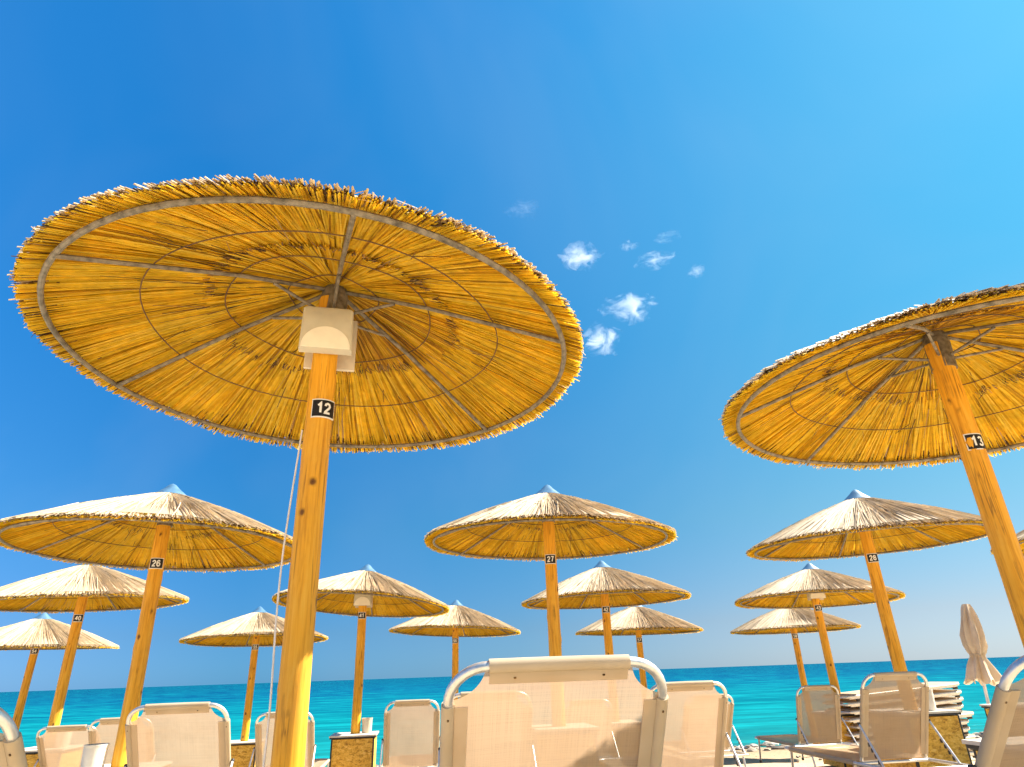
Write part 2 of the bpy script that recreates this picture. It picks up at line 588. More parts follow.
def make_canopy(seed):
    g = random.Random(seed)
    WAVE[0] = seed * 1.9
    lin = MB()
    G = M['gold']
    lin.lathe([(.05 + 1.14 * i / 12, zc(.05 + 1.14 * i / 12) + .022) for i in range(13)], G, 72)
    for i in range(1900):
        a = g.random() * 2 * PI
        r0 = .05 if i % 3 == 0 else g.uniform(.05, .8)
        r1 = RAD - abs(g.gauss(0, .012)) + (g.random() < .04) * g.uniform(0, .02)
        reed(lin, a, r0, r1, g.uniform(.006, .0115), g.uniform(0, .014), g.uniform(.0, .02), G, g.gauss(0, .022))
    # short inner mat, its ragged ends showing half way out
    for i in range(900):
        a = g.random() * 2 * PI
        r1 = .60 + .03 * math.sin(3 * a + seed) + g.gauss(0, .02)
        if math.sin(a * 2.5 + seed) > .75 and g.random() < .6: continue
        reed(lin, a, .05, r1, g.uniform(.005, .009), g.uniform(-.012, 0), g.uniform(-.016, -.002), G if math.sin(a + seed * 2.1) + .7 * math.sin(2 * a + seed) < g.gauss(.75, .4) else M['amber'], g.gauss(0, .04), 2)
    for i in range(420):
        a = g.random() * 2 * PI
        if math.sin(a * 2.5 + seed) > .75: continue
        r1 = .61 + .03 * math.sin(3 * a + seed) + g.gauss(0, .014)
        reed(lin, a, r1 - g.uniform(.02, .05), r1, g.uniform(.004, .008), -.012, g.uniform(-.018, -.004), M['stub'], g.gauss(0, .02), 1)
    # some loose darker stalks
    for i in range(160):
        a = g.random() * 2 * PI
        r0 = g.uniform(.1, .9)
        reed(lin, a, r0, r0 + g.uniform(.08, .3), g.uniform(.003, .006), -.010, -.010, M['stub'], g.gauss(0, .05), 1)
    me_l = lin.mesh('reed_lining', smooth=False)
    th = MB()
    B = M['bleach']
    th.lathe([(.06 + 1.13 * i / 12, zc(.06 + 1.13 * i / 12) + .036) for i in range(13)], B, 72)
    for i in range(2300):
        a = g.random() * 2 * PI
        k = i % 3
        r0 = .09 if k == 0 else g.uniform(.09, .85)
        r1 = RAD + .005 - abs(g.gauss(0, .014)) + (g.random() < .03) * g.uniform(.0, .025)
        if k == 1 and g.random() < .35: r1 = g.uniform(.6, 1.2)
        h = g.uniform(.040, .058)
        reed(th, a, r0, r1, g.uniform(.007, .013), h, h - g.uniform(.010, .026), B, g.gauss(0, .03))
    for i in range(1500):   # cut ends filling the edge of the thatch
        a = g.random() * 2 * PI
        reed(th, a, g.uniform(1.1, 1.17), RAD - abs(g.gauss(0, .012)), g.uniform(.006, .012), g.uniform(.012, .03), g.uniform(.008, .032), M['stub'], g.gauss(0, .02), 1)
    for i in range(170):    # frayed tufts
        a = g.random() * 2 * PI
        reed(th, a, RAD - g.uniform(.04, .1), RAD + g.uniform(-.01, .018), g.uniform(.003, .006), g.uniform(.01, .04), g.uniform(.0, .045), g.choice((B, B, G, M['stub'])), g.gauss(0, .05), 2)
    me_t = th.mesh('thatch', smooth=False)
    return me_l, me_t


CAN = [make_canopy(k) for k in (3, 11, 5, 8)]
RR = 1.16


def ring_pts(r, z, n=72, wob=0., seed=0):
    return [((r + wob * math.sin(5 * a + seed)) * math.cos(a), (r + wob * math.sin(5 * a + seed)) * math.sin(a), z)
            for a in [2 * PI * k / n for k in range(n)]]


mb = MB(); mb.tube(ring_pts(RR, zc(RR) - .022), .0120, M['steel'], 8, close=True); ME_RING = mb.mesh('steel_ring')
ME_WIRE = []
for r in (.22, .50, .83):
    mb = MB(); mb.tube(ring_pts(r, zc(r) - .020, 60, .008, r * 9), .0032, M['wire'], 5, close=True); ME_WIRE.append(mb.mesh('wire_ring'))
mb = MB(); mb.tube([(.04, 0, zc(0) - .045), (.5, 0, zc(.5) - .031), (RR, 0, zc(RR) - .030)], .0105, M['steel'], 8); ME_RIB = mb.mesh('rib')
mb = MB(); mb.tube([(.05, 0, zc(0) - .19), (.33, 0, zc(.33) - .045)], .008, M['steel'], 8); ME_BRACE = mb.mesh('brace')
mb = MB(); mb.lathe([(.05, zc(0) - .26), (.066, zc(0) - .26), (.068, zc(0) - .07), (.055, zc(0) - .02), (0, zc(0) - .02)], M['steel'], 24); ME_COLLAR = mb.mesh('collar')
mb = MB()
mb.lathe([(.150, HR + .468), (.152, HR + .478), (.07, HR + .545), (.03, HR + .585), (.0, HR + CONE)], M['cap'], 20)
ME_CAP = mb.mesh('cap')


def make_pole(seed):
    g = random.Random(seed)
    mb = MB()
    n = 28; N = 60
    z0, z1 = -.35, zc(0) - .1
    ph = g.random() * 9
    vs = []
    knobs = [(g.uniform(.2, 2.4), g.random() * 2 * PI, g.uniform(.004, .011)) for _ in range(7)]
    for i in range(N):
        z = z0 + (z1 - z0) * i / (N - 1)
        r = .063 - .004 * (z / 2.3)
        ox = .006 * math.sin(z * 1.7 + ph); oy = .006 * math.cos(z * 1.3 + ph)
        for k in range(n):
            a = 2 * PI * k / n
            rr = r + .0022 * noise.noise(Vector((math.cos(a) * 2, math.sin(a) * 2, z * 1.5 + seed * 7)))
            for kz, ka, kh in knobs:
                d = ((z - kz) / .035) ** 2 + (((a - ka + PI) % (2 * PI) - PI) / .35) ** 2
                rr += kh * math.exp(-d)
            vs.append((ox + rr * math.cos(a), oy + rr * math.sin(a), z))
    fs = [(i * n + k, i * n + (k + 1) % n, (i + 1) * n + (k + 1) % n, (i + 1) * n + k) for i in range(N - 1) for k in range(n)]
    fs.append(tuple((N - 1) * n + k for k in range(n)))
    mb.add(vs, fs, M['wood'])
    return mb.mesh('pole')


POLES = [make_pole(k) for k in range(4)]

TXT = {}


def loop(cx, cy, rx, ry, n=18):
    return [(cx + rx * math.sin(2 * PI * k / n), cy + ry * math.cos(2 * PI * k / n)) for k in range(n + 1)]


SIX = [(.50, .82), (.42, .95), (.30, 1.), (.16, .92), (.08, .72), (.06, .45), (.09, .2), (.18, .04), (.31, 0), (.45, .06), (.54, .24), (.53, .42), (.44, .56), (.31, .6), (.18, .55), (.09, .42)]
STROKES = {
    '0': [loop(.3, .5, .24, .5)],
    '1': [[(.10, .76), (.24, .84), (.36, 1.), (.36, 0.)]],
    '2': [[(.07, .72), (.12, .9), (.29, 1.), (.46, .92), (.53, .74), (.47, .56), (.30, .36), (.10, .12), (.07, .0), (.56, .0)]],
    '3': [[(.08, .82), (.17, .95), (.30, 1.), (.45, .93), (.50, .77), (.43, .6), (.26, .54)], [(.26, .54), (.44, .49), (.54, .31), (.48, .1), (.31, 0), (.15, .05), (.06, .19)]],
    '4': [[(.43, 0), (.43, 1.)], [(.40, .98), (.05, .31), (.60, .31)]],
    '5': [[(.52, 1.), (.13, 1.), (.09, .52), (.2, .6), (.33, .62), (.47, .53), (.54, .33), (.48, .11), (.30, 0), (.15, .04), (.06, .17)]],
    '6': [SIX],
    '7': [[(.05, 1.), (.55, 1.), (.36, .5), (.24, 0.)]],
    '8': [loop(.3, .76, .19, .24), loop(.3, .27, .24, .27)],
    '9': [[(.6 - x, 1 - y) for x, y in SIX]],
}


def digits_mesh(txt):
    """white figures laid round the pole on the plate"""
    if txt in TXT: return TXT[txt]
    vs = []; fs = []
    H = .047; SC = H; sw = .0052
    x0 = -(len(txt) * .62 + (len(txt) - 1) * .12) / 2
    lift = 0
    for ci, ch in enumerate(txt):
        for pl in STROKES[ch]:
            lift += 1
            pts = [Vector(((x0 + ci * .74 + px) * SC, (py - .5) * SC)) for px, py in pl]
            fine = [pts[0]]
            for p, q in zip(pts, pts[1:]):
                m = max(1, math.ceil((q - p).length / .004))
                fine += [p.lerp(q, (k + 1) / m) for k in range(m)]
            pts = fine
            b = len(vs)
            for i, p in enumerate(pts):
                d0 = (pts[i] - pts[i - 1]).normalized() if i else None
                d1 = (pts[i + 1] - pts[i]).normalized() if i < len(pts) - 1 else None
                if d0 is None: d0 = d1
                if d1 is None: d1 = d0
                n0 = Vector((-d0.y, d0.x)); n1 = Vector((-d1.y, d1.x))
                m = (n0 + n1).normalized()
                w = sw / max(.45, m.dot(n0))
                ext = Vector((0, 0))
                for s in (-1, 1):
                    q = p + m * w * s
                    a = -PI / 2 + q.x / .068
                    r = .0684 + .00015 * (lift % 4)
                    vs.append((r * math.cos(a), r * math.sin(a), q.y))
            for i in range(len(pts) - 1):
                k = b + 2 * i
                fs.append((k, k + 1, k + 3, k + 2))
    me = bpy.data.meshes.new('digits')
    me.from_pydata(vs, [], fs)
    me.materials.append(M['digit'])
    TXT[txt] = me
    return me


mb = MB()


def curved_plate(r0, r1, half, h, mat):
    n = 16
    vs = []
    for k in range(n + 1):
        a = -PI / 2 - half + 2 * half * k / n
        for r, z in ((r0, -h / 2), (r1, -h / 2), (r1, h / 2), (r0, h / 2)):
            vs.append((r * math.cos(a), r * math.sin(a), z))
    fs = []
    for k in range(n):
        b = k * 4
        for i in range(4):
            j = (i + 1) % 4
            fs.append((b + i, b + 4 + i, b + 4 + j, b + j))
    fs += [(0, 1, 2, 3), (n * 4 + 3, n * 4 + 2, n * 4 + 1, n * 4)]
    mb.add(vs, fs, mat)


curved_plate(.0625, .0664, .88, .092, M['digit'])
curved_plate(.0665, .0680, .80, .080, M['black'])
ME_PLATE = mb.mesh('number_plate')


def umbrella(P, tilt, num, rz, plate_dz, plate_az, label, variant):
    """P = centre of the thatch rim"""
    n = Vector((tilt[0], tilt[1], 1)).normalized()
    root = empty('thatched_umbrella', (P[0], P[1], P[2] + CAMH - HR))
    tag(root, label, 'beach umbrella', 'straw umbrellas standing in rows on the beach')
    q = Vector((0, 0, 1)).rotation_difference(n)
    piv = Vector((0, 0, HR))

    def put(name, me, a=0., par=root):
        o = link(name, me, par)
        rot = q.to_matrix() @ Matrix.Rotation(a, 3, 'Z')
        o.rotation_mode = 'QUATERNION'
        o.rotation_quaternion = rot.to_quaternion()
        o.location = piv - rot @ piv
        return o
    p = link('pole', POLES[variant % 4], root); p.rotation_euler = (0, 0, variant * 1.3)
    put('collar', ME_COLLAR, rz); put('cap', ME_CAP, rz)
    cl, ct = CAN[variant % 4]
    put('thatch', ct, rz + variant); put('reed_lining', cl, rz + variant)
    put('steel_ring', ME_RING, rz)
    for me in ME_WIRE: put('wire_ring', me, rz)
    for k in range(6):
        put('rib', ME_RIB, rz + k * PI / 3)
        put('brace', ME_BRACE, rz + k * PI / 3)
    pl = link('number_plate', ME_PLATE, root, (0, 0, HR + plate_dz), (0, 0, plate_az))
    link('digits', digits_mesh(num), pl)
    return root


UM = [
    # rim centre, tilt, number, rib turn, plate offset, plate azimuth, label
    ((-.905, 2.808, 1.40), (.025, .026), '12', R(-70), -.25, R(28), 'nearest straw umbrella, seen from below, its pole numbered 12 with a cream lamp box'),
    ((2.484, 3.379, 1.311), (.033, .004), '13', R(-70), -.25, R(4), 'large straw umbrella cut by the right edge of the picture, its pole numbered 13'),
    ((-3.176, 5.77, 1.11), (.008, .009), '26', R(-60), -.13, R(22), 'straw umbrella numbered 26 on a pole left of the nearest pole'),
    ((.32, 6.585, 1.196), (.017, -.021), '27', R(-95), -.17, R(0), 'straw umbrella numbered 27 standing behind the big cream lounger back in the centre'),
    ((3.776, 7.083, 1.152), (-.018, -.032), '28', R(-100), -.15, R(-20), 'straw umbrella numbered 28 rising behind the lounger with the strand board table at its right'),
    ((6.80, 7.38, 1.16), (0, 0), '29', R(20), -.15, R(-30), 'straw umbrella of which only a sliver shows beyond the pole numbered 13'),
    ((-5.682, 8.71, 1.001), (-.027, -.036), '40', R(-80), -.17, R(30), 'straw umbrella numbered 40, second behind umbrella 26 at the left edge'),
    ((-2.267, 9.758, .962), (.065, .047), '41', R(-85), -.13, R(10), 'straw umbrella numbered 41 with a small lamp box, just right of the nearest pole'),
    ((1.278, 10.133, .948), (-.011, -.005), '42', R(-75), -.12, R(-5), 'straw umbrella directly behind umbrella 27, its rim overlapping a farther one at right'),
    ((4.757, 10.909, .915), (.023, .010), '43', R(-92), -.11, R(-15), 'straw umbrella with a cream lamp box standing directly behind umbrella 28'),
    ((-8.353, 11.848, .66), (.016, -.027), '54', R(-72), -.04, R(30), 'farthest left straw umbrella with a pale dome like top low at the left edge'),
    ((-4.771, 12.414, .689), (-.016, .025), '55', R(-60), -.10, R(20), 'small far straw umbrella left of the nearest pole, beside the white hanging cable'),
    ((-1.254, 13.175, .764), (.039, .017), '56', R(-95), -.15, R(5), 'small far straw umbrella right of umbrella 41, above the left corner of the big lounger'),
    ((2.346, 13.765, .675), (.013, -.008), '57', R(-80), -.14, R(-8), 'small far straw umbrella half hidden behind the right side of umbrella 42'),
    ((5.62, 14.25, .63), (.0, .0), '58', R(-66), -.10, R(-15), 'far straw umbrella half hidden behind the left side of umbrella 43'),
]
ROOTS = []
for i, (P, tl, num, rz, dz, az, lab) in enumerate(UM):
    ROOTS.append(umbrella(P, tl, num, rz, dz, az, lab, i))

# ------------------------------------------------------------------ lamp boxes on three poles


def lamp_mesh():
    # shallow box, a little wider at the foot, with a pale half round window low in its face
    sh = MB()
    n = 8; h = .225
    sec = []
    for z, hw, dp in ((0, .121, .058), (h * .5, .119, .058), (h - .012, .117, .058), (h, .110, .050)):
        r = .016
        ring = [(-hw, 0, z)]
        ring += [(-hw + r - r * math.cos(a), -dp + r - r * math.sin(a), z) for a in [PI / 2 * k / n for k in range(n + 1)]]
        ring += [(hw - r + r * math.sin(a), -dp + r - r * math.cos(a), z) for a in [PI / 2 * k / n for k in range(n + 1)]]
        ring += [(hw, 0, z)]
        sec.append(ring)
    m = len(sec[0])
    vs = [p for q in sec for p in q]
    fs = [(i * m + k, i * m + (k + 1) % m, (i + 1) * m + (k + 1) % m, (i + 1) * m + k) for i in range(3) for k in range(m)]
    fs += [tuple(range(m))[::-1], tuple(3 * m + k for k in range(m))]
    sh.add(vs, fs, M['shade'])
    wi = MB()
    n = 28; r = .112
    vs = []
    for y0 in (-.0625, -.055):
        vs.append((0, y0, .003))
        vs += [(r * math.cos(PI * k / n), y0, .003 + r * math.sin(PI * k / n)) for k in range(n + 1)]
    q = n + 2
    fs = [(0, 1 + k, 2 + k) for k in range(n)] + [(q, q + 2 + k, q + 1 + k) for k in range(n)]
    fs += [(1 + k, q + 1 + k, q + 2 + k, 2 + k) for k in range(n)] + [(0, q, q + 1, 1), (0, n + 1, q + n + 1, q)]
    wi.add(vs, fs, M['panel'])
    pl = MB()
    pl.bbox((.014, .158, .135), (.245, .018, .29), M['white'], .004)
    for s in (-1, 1): pl.bbox((s * .085, .075, .17), (.02, .16, .03), M['steel'], .002)
    return sh.mesh('shade'), wi.mesh('window_panel'), pl.mesh('back_plate')


LS, LD, LP = lamp_mesh()
lamp_labels = ['large cream half round lamp box strapped to the nearest pole above plate 12',
               'small cream half round lamp box on the pole of umbrella 41',
               'small cream lamp box just under the thatch of umbrella 43']
for k, (ui, dz, az) in enumerate(((0, .02, R(14)), (7, .0, R(10)), (9, .03, R(-10)))):
    P = UM[ui][0]
    c = Vector((P[0], P[1], P[2] + CAMH + dz))
    d = Vector((math.sin(az), -math.cos(az), 0))
    o = empty('pole_lamp', c + d * .085, az)
    tag(o, lamp_labels[k], 'lamp', 'lamp boxes on the umbrella poles')
    link('shade', LS, o); link('window_panel', LD, o); link('back_plate', LP, o)

# white cable hanging down the nearest pole
P = Vector((UM[0][0][0], UM[0][0][1], 0))
mb = MB()
pts = []
for i in range(40):
    t = i / 39
    z = 3.0 - .04 - t * 2.25
    off = .072 + .012 * math.sin(t * 9) + .022 * math.sin(t * PI)
    pts.append((P.x - off, P.y - .02 + .012 * math.sin(t * 13), z))
mb.tube(pts, .0042, M['rope'], 6)
for zz in (.30, .34):
    pass
tag(mb.build('hanging_cable'), 'thin white cable hanging down the left of the nearest pole', 'cable')

# ------------------------------------------------------------------ sun loungers
BL = .72      # length of the backrest
HW = .31      # half width
SEAT = .34
RC = .105     # corner radius


def back_tube():
    mb = MB()
    pts = []
    zt = BL - .0135; x = HW - .0135
    pts += [(-x, 0, 0), (-x, 0, .2), (-x, 0, .42)]
    pts += [(-x + RC - RC * math.cos(a), 0, zt - RC + RC * math.sin(a)) for a in [PI / 2 * k / 9 for k in range(10)]]
    pts += [(x - RC + RC * math.sin(a), 0, zt - RC + RC * math.cos(a)) for a in [PI / 2 * k / 9 for k in range(10)]]
    pts += [(x, 0, .42), (x, 0, .2), (x, 0, 0)]
    mb.tube(pts, .0135, M['alu'], 12)
    return mb.mesh('back_frame')


def back_fabric():
    """sheet stretched in the frame with a round bite out of each top corner"""
    mb = MB()
    x = HW - .010; zt = BL - .010
    c = RC * .95
    prof = []          # outline half: right side, going up
    N = 40; Mx = 24
    vs = []; fs = []
    # rows in z; half width per row
    def half(z):
        # bite = circle about the tube's own corner, radius c
        if z < zt - c: return x
        d = z - zt
        # circle centre (x, zt)
        return x - math.sqrt(max(c * c - d * d, 0.))
    zs = [(zt - c) * i / 22 for i in range(23)]
    zs += [zt - c + .0015] + [zt - c + c * (1 - math.cos(PI / 2 * k / 14)) for k in range(3, 15)]
    for z in zs:
        h = half(z)
        for k in range(Mx + 1):
            u = -1 + 2 * k / Mx
            ux = u * h / x
            sag = .016 * (1 - ux * ux) * math.sin(PI * min(1, z / zt))
            wr = .003 * noise.noise(Vector((ux * 2.2, z * 5, 3)))
            vs.append((u * h, sag + wr - .004, z))
    m = Mx + 1
    for i in range(len(zs) - 1):
        for k in range(Mx):
            fs.append((i * m + k, i * m + k + 1, (i + 1) * m + k + 1, (i + 1) * m + k))
    mb.add(vs, fs, M['fabric'])
    return mb.mesh('back_fabric', angle=0)


def sleeves():
    mb = MB()
    x = HW - .0135; zt = BL - .0135
    w = x - RC
    n = 14
    mb.tube([(-w, 0, zt), (-w / 2, 0, zt + .001), (0, 0, zt + .0015), (w / 2, 0, zt + .001), (w, 0, zt)], .0185, M['sleeve'], n)
    for s in (-1, 1):
        mb.tube([(s * x, 0, .03), (s * x, 0, .3), (s * x, 0, zt - RC - .005)], .0185, M['sleeve'], n)
        # flat hem beside the sleeve
        mb.bbox((s * (x - .035), -.006, (zt - RC) / 2 + .01), (.036, .004, zt - RC - .04), M['sleeve'], .001)
    mb.bbox((0, -.006, zt - .032), (2 * w - .003, .004, .034), M['sleeve'], .001)
    for s in (-1, 1):
        mb.bbox((s * (w - .07), -.009, zt - .031), (.007, .004, .005), M['stub'], .001)
        mb.bbox((s * x, -.019, zt - RC - .04), (.005, .003, .007), M['stub'], .001)
    return mb.mesh('hem_sleeve')


def rail_frame():
    mb = MB()
    x = HW + .022
    pts = [(-x, -.46, SEAT - .03)]
    pts += [(-x, .2, SEAT - .028), (-x, 1.12, SEAT - .02)]
    c = .10
    pts += [(-x + c - c * math.cos(a), 1.16 + c * math.sin(a), SEAT - .02) for a in [PI / 2 * k / 6 for k in range(7)]]
    pts += [(-p[0], p[1], p[2]) for p in pts[::-1]]
    mb.tube(pts, .0135, M['alu'], 10)
    mb.tube([(-x, -.46, SEAT - .03), (x, -.46, SEAT - .03)], .0125, M['alu'], 10)
    mb.tube([(-x, .02, SEAT - .03), (x, .02, SEAT - .03)], .0115, M['alu'], 10)
    return mb.mesh('rail_frame')


def seat_fabric():
    mb = MB()
    vs = []; fs = []
    Nx, Ny = 12, 20
    for j in range(Ny + 1):
        v = j / Ny
        for k in range(Nx + 1):
            u = -1 + 2 * k / Nx
            vs.append((u * (HW + .005), .03 + 1.2 * v, SEAT - .012 - .03 * (1 - u * u) * math.sin(PI * v)))
    m = Nx + 1
    for j in range(Ny):
        for k in range(Nx):
            fs.append((j * m + k, j * m + k + 1, (j + 1) * m + k + 1, (j + 1) * m + k))
    mb.add(vs, fs, M['fabric'])
    for s in (-1, 1):
        mb.tube([(s * (HW + .022), .06, SEAT - .027), (s * (HW + .022), .6, SEAT - .024), (s * (HW + .022), 1.1, SEAT - .02)], .019, M['sleeve'], 10)
    return mb.mesh('seat_fabric', angle=60)


def leg_mesh(s, y, dy):
    mb = MB()
    x = s * (HW + .022)
    mb.tube([(x, y, SEAT - .03), (x, y + dy, .012)], .0125, M['alu'], 10)
    mb.lathe([(0, 0), (.018, 0), (.018, .03), (.0, .03)], M['dark'], 10)
    b = len(mb.v) - 40
    mb.v[b:] = [(vx + x, vy + y + dy, vz) for vx, vy, vz in mb.v[b:]]
    return mb.mesh('leg')


ME_BT, ME_BF, ME_SL, ME_RF, ME_SF = back_tube(), back_fabric(), sleeves(), rail_frame(), seat_fabric()
ME_LEG = [leg_mesh(s, y, dy) for s in (-1, 1) for y, dy in ((-.30, -.07), (1.08, .06))]


def strut_mesh(s, ang):
    """arm from the backrest down to the notched bar on the rail"""
    mb = MB()
    x = s * (HW + .022)
    u = .30
    y0, z0 = -math.sin(ang) * u, SEAT + math.cos(ang) * u
    y1, z1 = y0 - .22, SEAT - .03
    a = Vector((x - s * .008, y0, z0)); b = Vector((x, max(y1, -.44), z1))
    mb.tube([a, b], .009, M['alu'], 8)
    mb.bbox(a, (.02, .022, .022), M['dark'], .004)
    d = (b - a)
    for k in range(4):
        p = a + d * (.42 + .13 * k)
        mb.bbox(p + Vector((0, .012, -.018)), (.014, .020, .030), M['dark'], .003)
    return mb.mesh('support_strut')


LGROUP = 'cream sun loungers set out between the umbrellas'


def lounger(s, row, h, label, yaw=0., ztop=None):
    """s, row = where the top bar of the backrest is; h its height above the sand"""
    ang = math.acos(max(.2, min(.985, (h - SEAT) / BL)))
    sh = s + BL * math.sin(ang)          # hinge
    g = gz(s) * .6 + gz(sh + .5) * .4
    root = empty('sun_lounger', at(sh, row, gz(s)), YAW + yaw)
    tag(root, label, 'sun lounger', LGROUP)
    # the bed follows the slope of the beach
    root.rotation_mode = 'XYZ'
    link('rail_frame', ME_RF, root); link('seat_fabric', ME_SF, root)
    for me in ME_LEG: link('leg', me, root)
    bk = link('back_frame', ME_BT, root, (0, 0, SEAT - .005), (ang, 0, 0))
    link('back_fabric', ME_BF, bk); link('hem_sleeve', ME_SL, bk)
    for sd in (-1, 1): link('support_strut', strut_mesh(sd, ang), root)
    return root


LO = [
    (1.85, .372, .925, 'largest cream lounger back in the middle foreground, its top rising above the horizon'),
    (1.85, -1.28, .885, 'cream lounger with only its curved right corner showing in the bottom left corner'),
    (1.85, 2.03, .905, 'cream lounger cut by the right edge at the bottom, in front of umbrella pole 13'),
    (4.79, -1.52, .945, 'cream lounger back right of pole 26, with both upper corner openings clear'),
    (4.9, .47, .95, 'cream lounger mostly hidden behind the left half of the largest lounger back'),
    (4.95, 1.93, .965, 'cream lounger just right of the largest lounger back, a shaded corner at its lower right'),
    (5.51, 3.985, 1.00, 'cream lounger with both notched struts showing, beside the strand board table at right'),
    (7.9, -3.04, .95, 'cream lounger back directly left of pole 26, partly behind that pole'),
    (8.3, -3.72, .905, 'lower cream lounger back behind the pole of umbrella 40'),
    (10.6, -5.2, .71, 'low reclined cream lounger at the far left, only its top right corner visible'),
    (8.16, -1.46, .95, 'cream lounger back split in two by the nearest pole'),
    (8.24, -.08, 1.02, 'narrow upright cream lounger between the table under umbrella 41 and the largest lounger'),
    (8.2, 1.94, .95, 'far cream lounger seen faintly through the mesh of the largest lounger back'),
    (8.2, 3.45, .95, 'far cream lounger hidden behind the lounger right of the largest one'),
    (8.98, 5.31, 1.03, 'far cream lounger alone against the sea, left of the pole of umbrella 43'),
]
for s, row, h, lab in LO: lounger(s, row, h, lab)

# ------------------------------------------------------------------ stacked flat loungers


def folded_meshes():
    L, Wd = 1.90, .62
    fr = MB(); x = L / 2; y = Wd / 2
    for s in (-1, 1): fr.bbox((-.02, s * y, .022), (L - .14, .022, .05), M['powder'], .006)
    fr.tube([(-x, -y, .03), (x - .06, -y, .03), (x - .01, -y + .06, .03), (x, 0, .03), (x - .01, y - .06, .03), (x - .06, y, .03), (-x, y, .03)], .016, M['powder'], 10)
    fr.tube([(-x, -y, .03), (-x, y, .03)], .014, M['powder'], 8)
    fr.tube([(-.25, -y, .018), (x - .25, -y, .01)], .010, M['alu'], 8)
    fa = MB()
    fa.bbox((0, 0, .052), (L - .06, Wd - .012, .012), M['sleeve'], .005)
    legs = []
    for xe in (x - .12, -x + .2):
        leg = MB()
        leg.tube([(xe, -y + .01, -.008), (xe, y - .01, -.008)], .011, M['alu'], 8)
        for s in (-1, 1):
            leg.bbox((xe, s * (y - .012), -.010), (.07, .034, .046), M['dark'], .006)
        legs.append(leg.mesh('folded_leg'))
    return fr.mesh('rail_frame'), fa.mesh('seat_fabric'), legs


FM = folded_meshes()
ordn = ['topmost', 'second from the top', 'third from the top', 'fourth from the top', 'fifth from the top', 'sixth from the top', 'seventh from the top', 'third from the bottom', 'second from the bottom', 'lowest']
S0 = at(9.95, 7.05)
base = gz(9.95)
NST = 10
for k in range(NST):
    lv = NST - 1 - k
    c = S0 + RV * (rnd.uniform(-.03, .03) + (.10 if k == 4 else 0)) + DV * rnd.uniform(-.02, .02)
    c.z = base + .04 + lv * .098
    o = empty('folded_lounger', c, math.atan2(RV.y, RV.x) + rnd.uniform(-.015, .015))
    o.rotation_euler.x = rnd.uniform(-.01, .01)
    o.rotation_euler.y = -.062 + rnd.uniform(-.006, .006)
    tag(o, 'flat white folded lounger, %s in the stack' % ordn[k], 'folded lounger', 'flat loungers stacked by the water')
    link('rail_frame', FM[0], o); link('seat_fabric', FM[1], o); [link('folded_leg', lm, o) for lm in FM[2]]

# ------------------------------------------------------------------ strand board tables round the poles


def table_meshes(W, H):
    h = W / 2
    panel = MB(); panel.box((0, -h + .03, (H - .04) / 2), (W - .092, .014, H - .05), M['osb'])
    trim = MB(); trim.bbox((-h + .036, -h + .036, (H - .04) / 2), (.022, .022, H - .04), M['dark'], .002)
    edge = MB()
    for k in range(4):
        Mx = Matrix.Rotation(k * PI / 2, 3, 'Z')
        edge.bbox(Mx @ Vector((0, -h + .013, H - .028)), (W - .03, .018, .018), M['dark'], .002, Mx)
    top = MB()
    n = 32; ri = .072
    vs = []
    for z in (H - .018, H):
        for k in range(n):
            a = 2 * PI * k / n
            vs.append((ri * math.cos(a), ri * math.sin(a), z))
        for k in range(n):
            a = 2 * PI * k / n
            m = max(abs(math.cos(a)), abs(math.sin(a)))
            vs.append((h * math.cos(a) / m, h * math.sin(a) / m, z))
    fs = []
    for k in range(n):
        l = (k + 1) % n
        fs += [(k, n + k, n + l, l), (2 * n + k, 2 * n + l, 3 * n + l, 3 * n + k), (n + k, 3 * n + k, 3 * n + l, n + l), (k, l, 2 * n + l, 2 * n + k)]
    top.add(vs, fs, M['white'])
    return panel.mesh('side_panel'), trim.mesh('corner_trim'), edge.mesh('edge_strip'), top.mesh('table_top', angle=30)


TM = table_meshes(.60, .70)
TL = table_meshes(.60, .62)


def table(P, label, tm, zoff=0., yaw=0.):
    o = empty('side_table', P, YAW + yaw)
    tag(o, label, 'table', 'strand board tables round the umbrella poles')
    for k in range(4):
        link('side_panel', tm[0], o, (0, 0, 0), (0, 0, k * PI / 2))
        link('corner_trim', tm[1], o, (0, 0, 0), (0, 0, k * PI / 2))
    link('edge_strip', tm[2], o); link('table_top', tm[3], o)
    return o


def upos(i):
    P = UM[i][0]
    v = Vector((P[0], P[1], 0))
    s = v.dot(DV)
    v.z = gz(s)
    return v


for i, lab, tm, dz in ((1, 'white topped strand board table cut off low at right, beside the cropped lounger', TL, -.04),
                       (2, 'strand board table at the foot of pole 26, holding a pale tub', TL, -.06),
                       (3, 'strand board table behind the largest lounger back, round the pole of umbrella 27', TM, 0),
                       (4, 'wide strand board table in front of the stack of flat loungers', TM, 0),
                       (6, 'strand board table at the left round the pole of umbrella 40', TM, 0),
                       (7, 'strand board table round the pole of umbrella 41 with a beige tub on top', TM, 0),
                       (8, 'strand board table round the pole of umbrella 42, behind the largest lounger', TM, 0),
                       (9, 'small strand board table at the foot of the pole of umbrella 43', TM, 0),
                       (11, 'strand board table just left of the nearest pole, under a small far umbrella', TM, 0)):
    p = upos(i); p.z += dz
    table(p, lab, tm)
p = at(7.35, 6.80); p.z = gz(7.35)
table(p, 'strand board table in front of the closed cream parasol at the right', TM)

# tubs on the tables


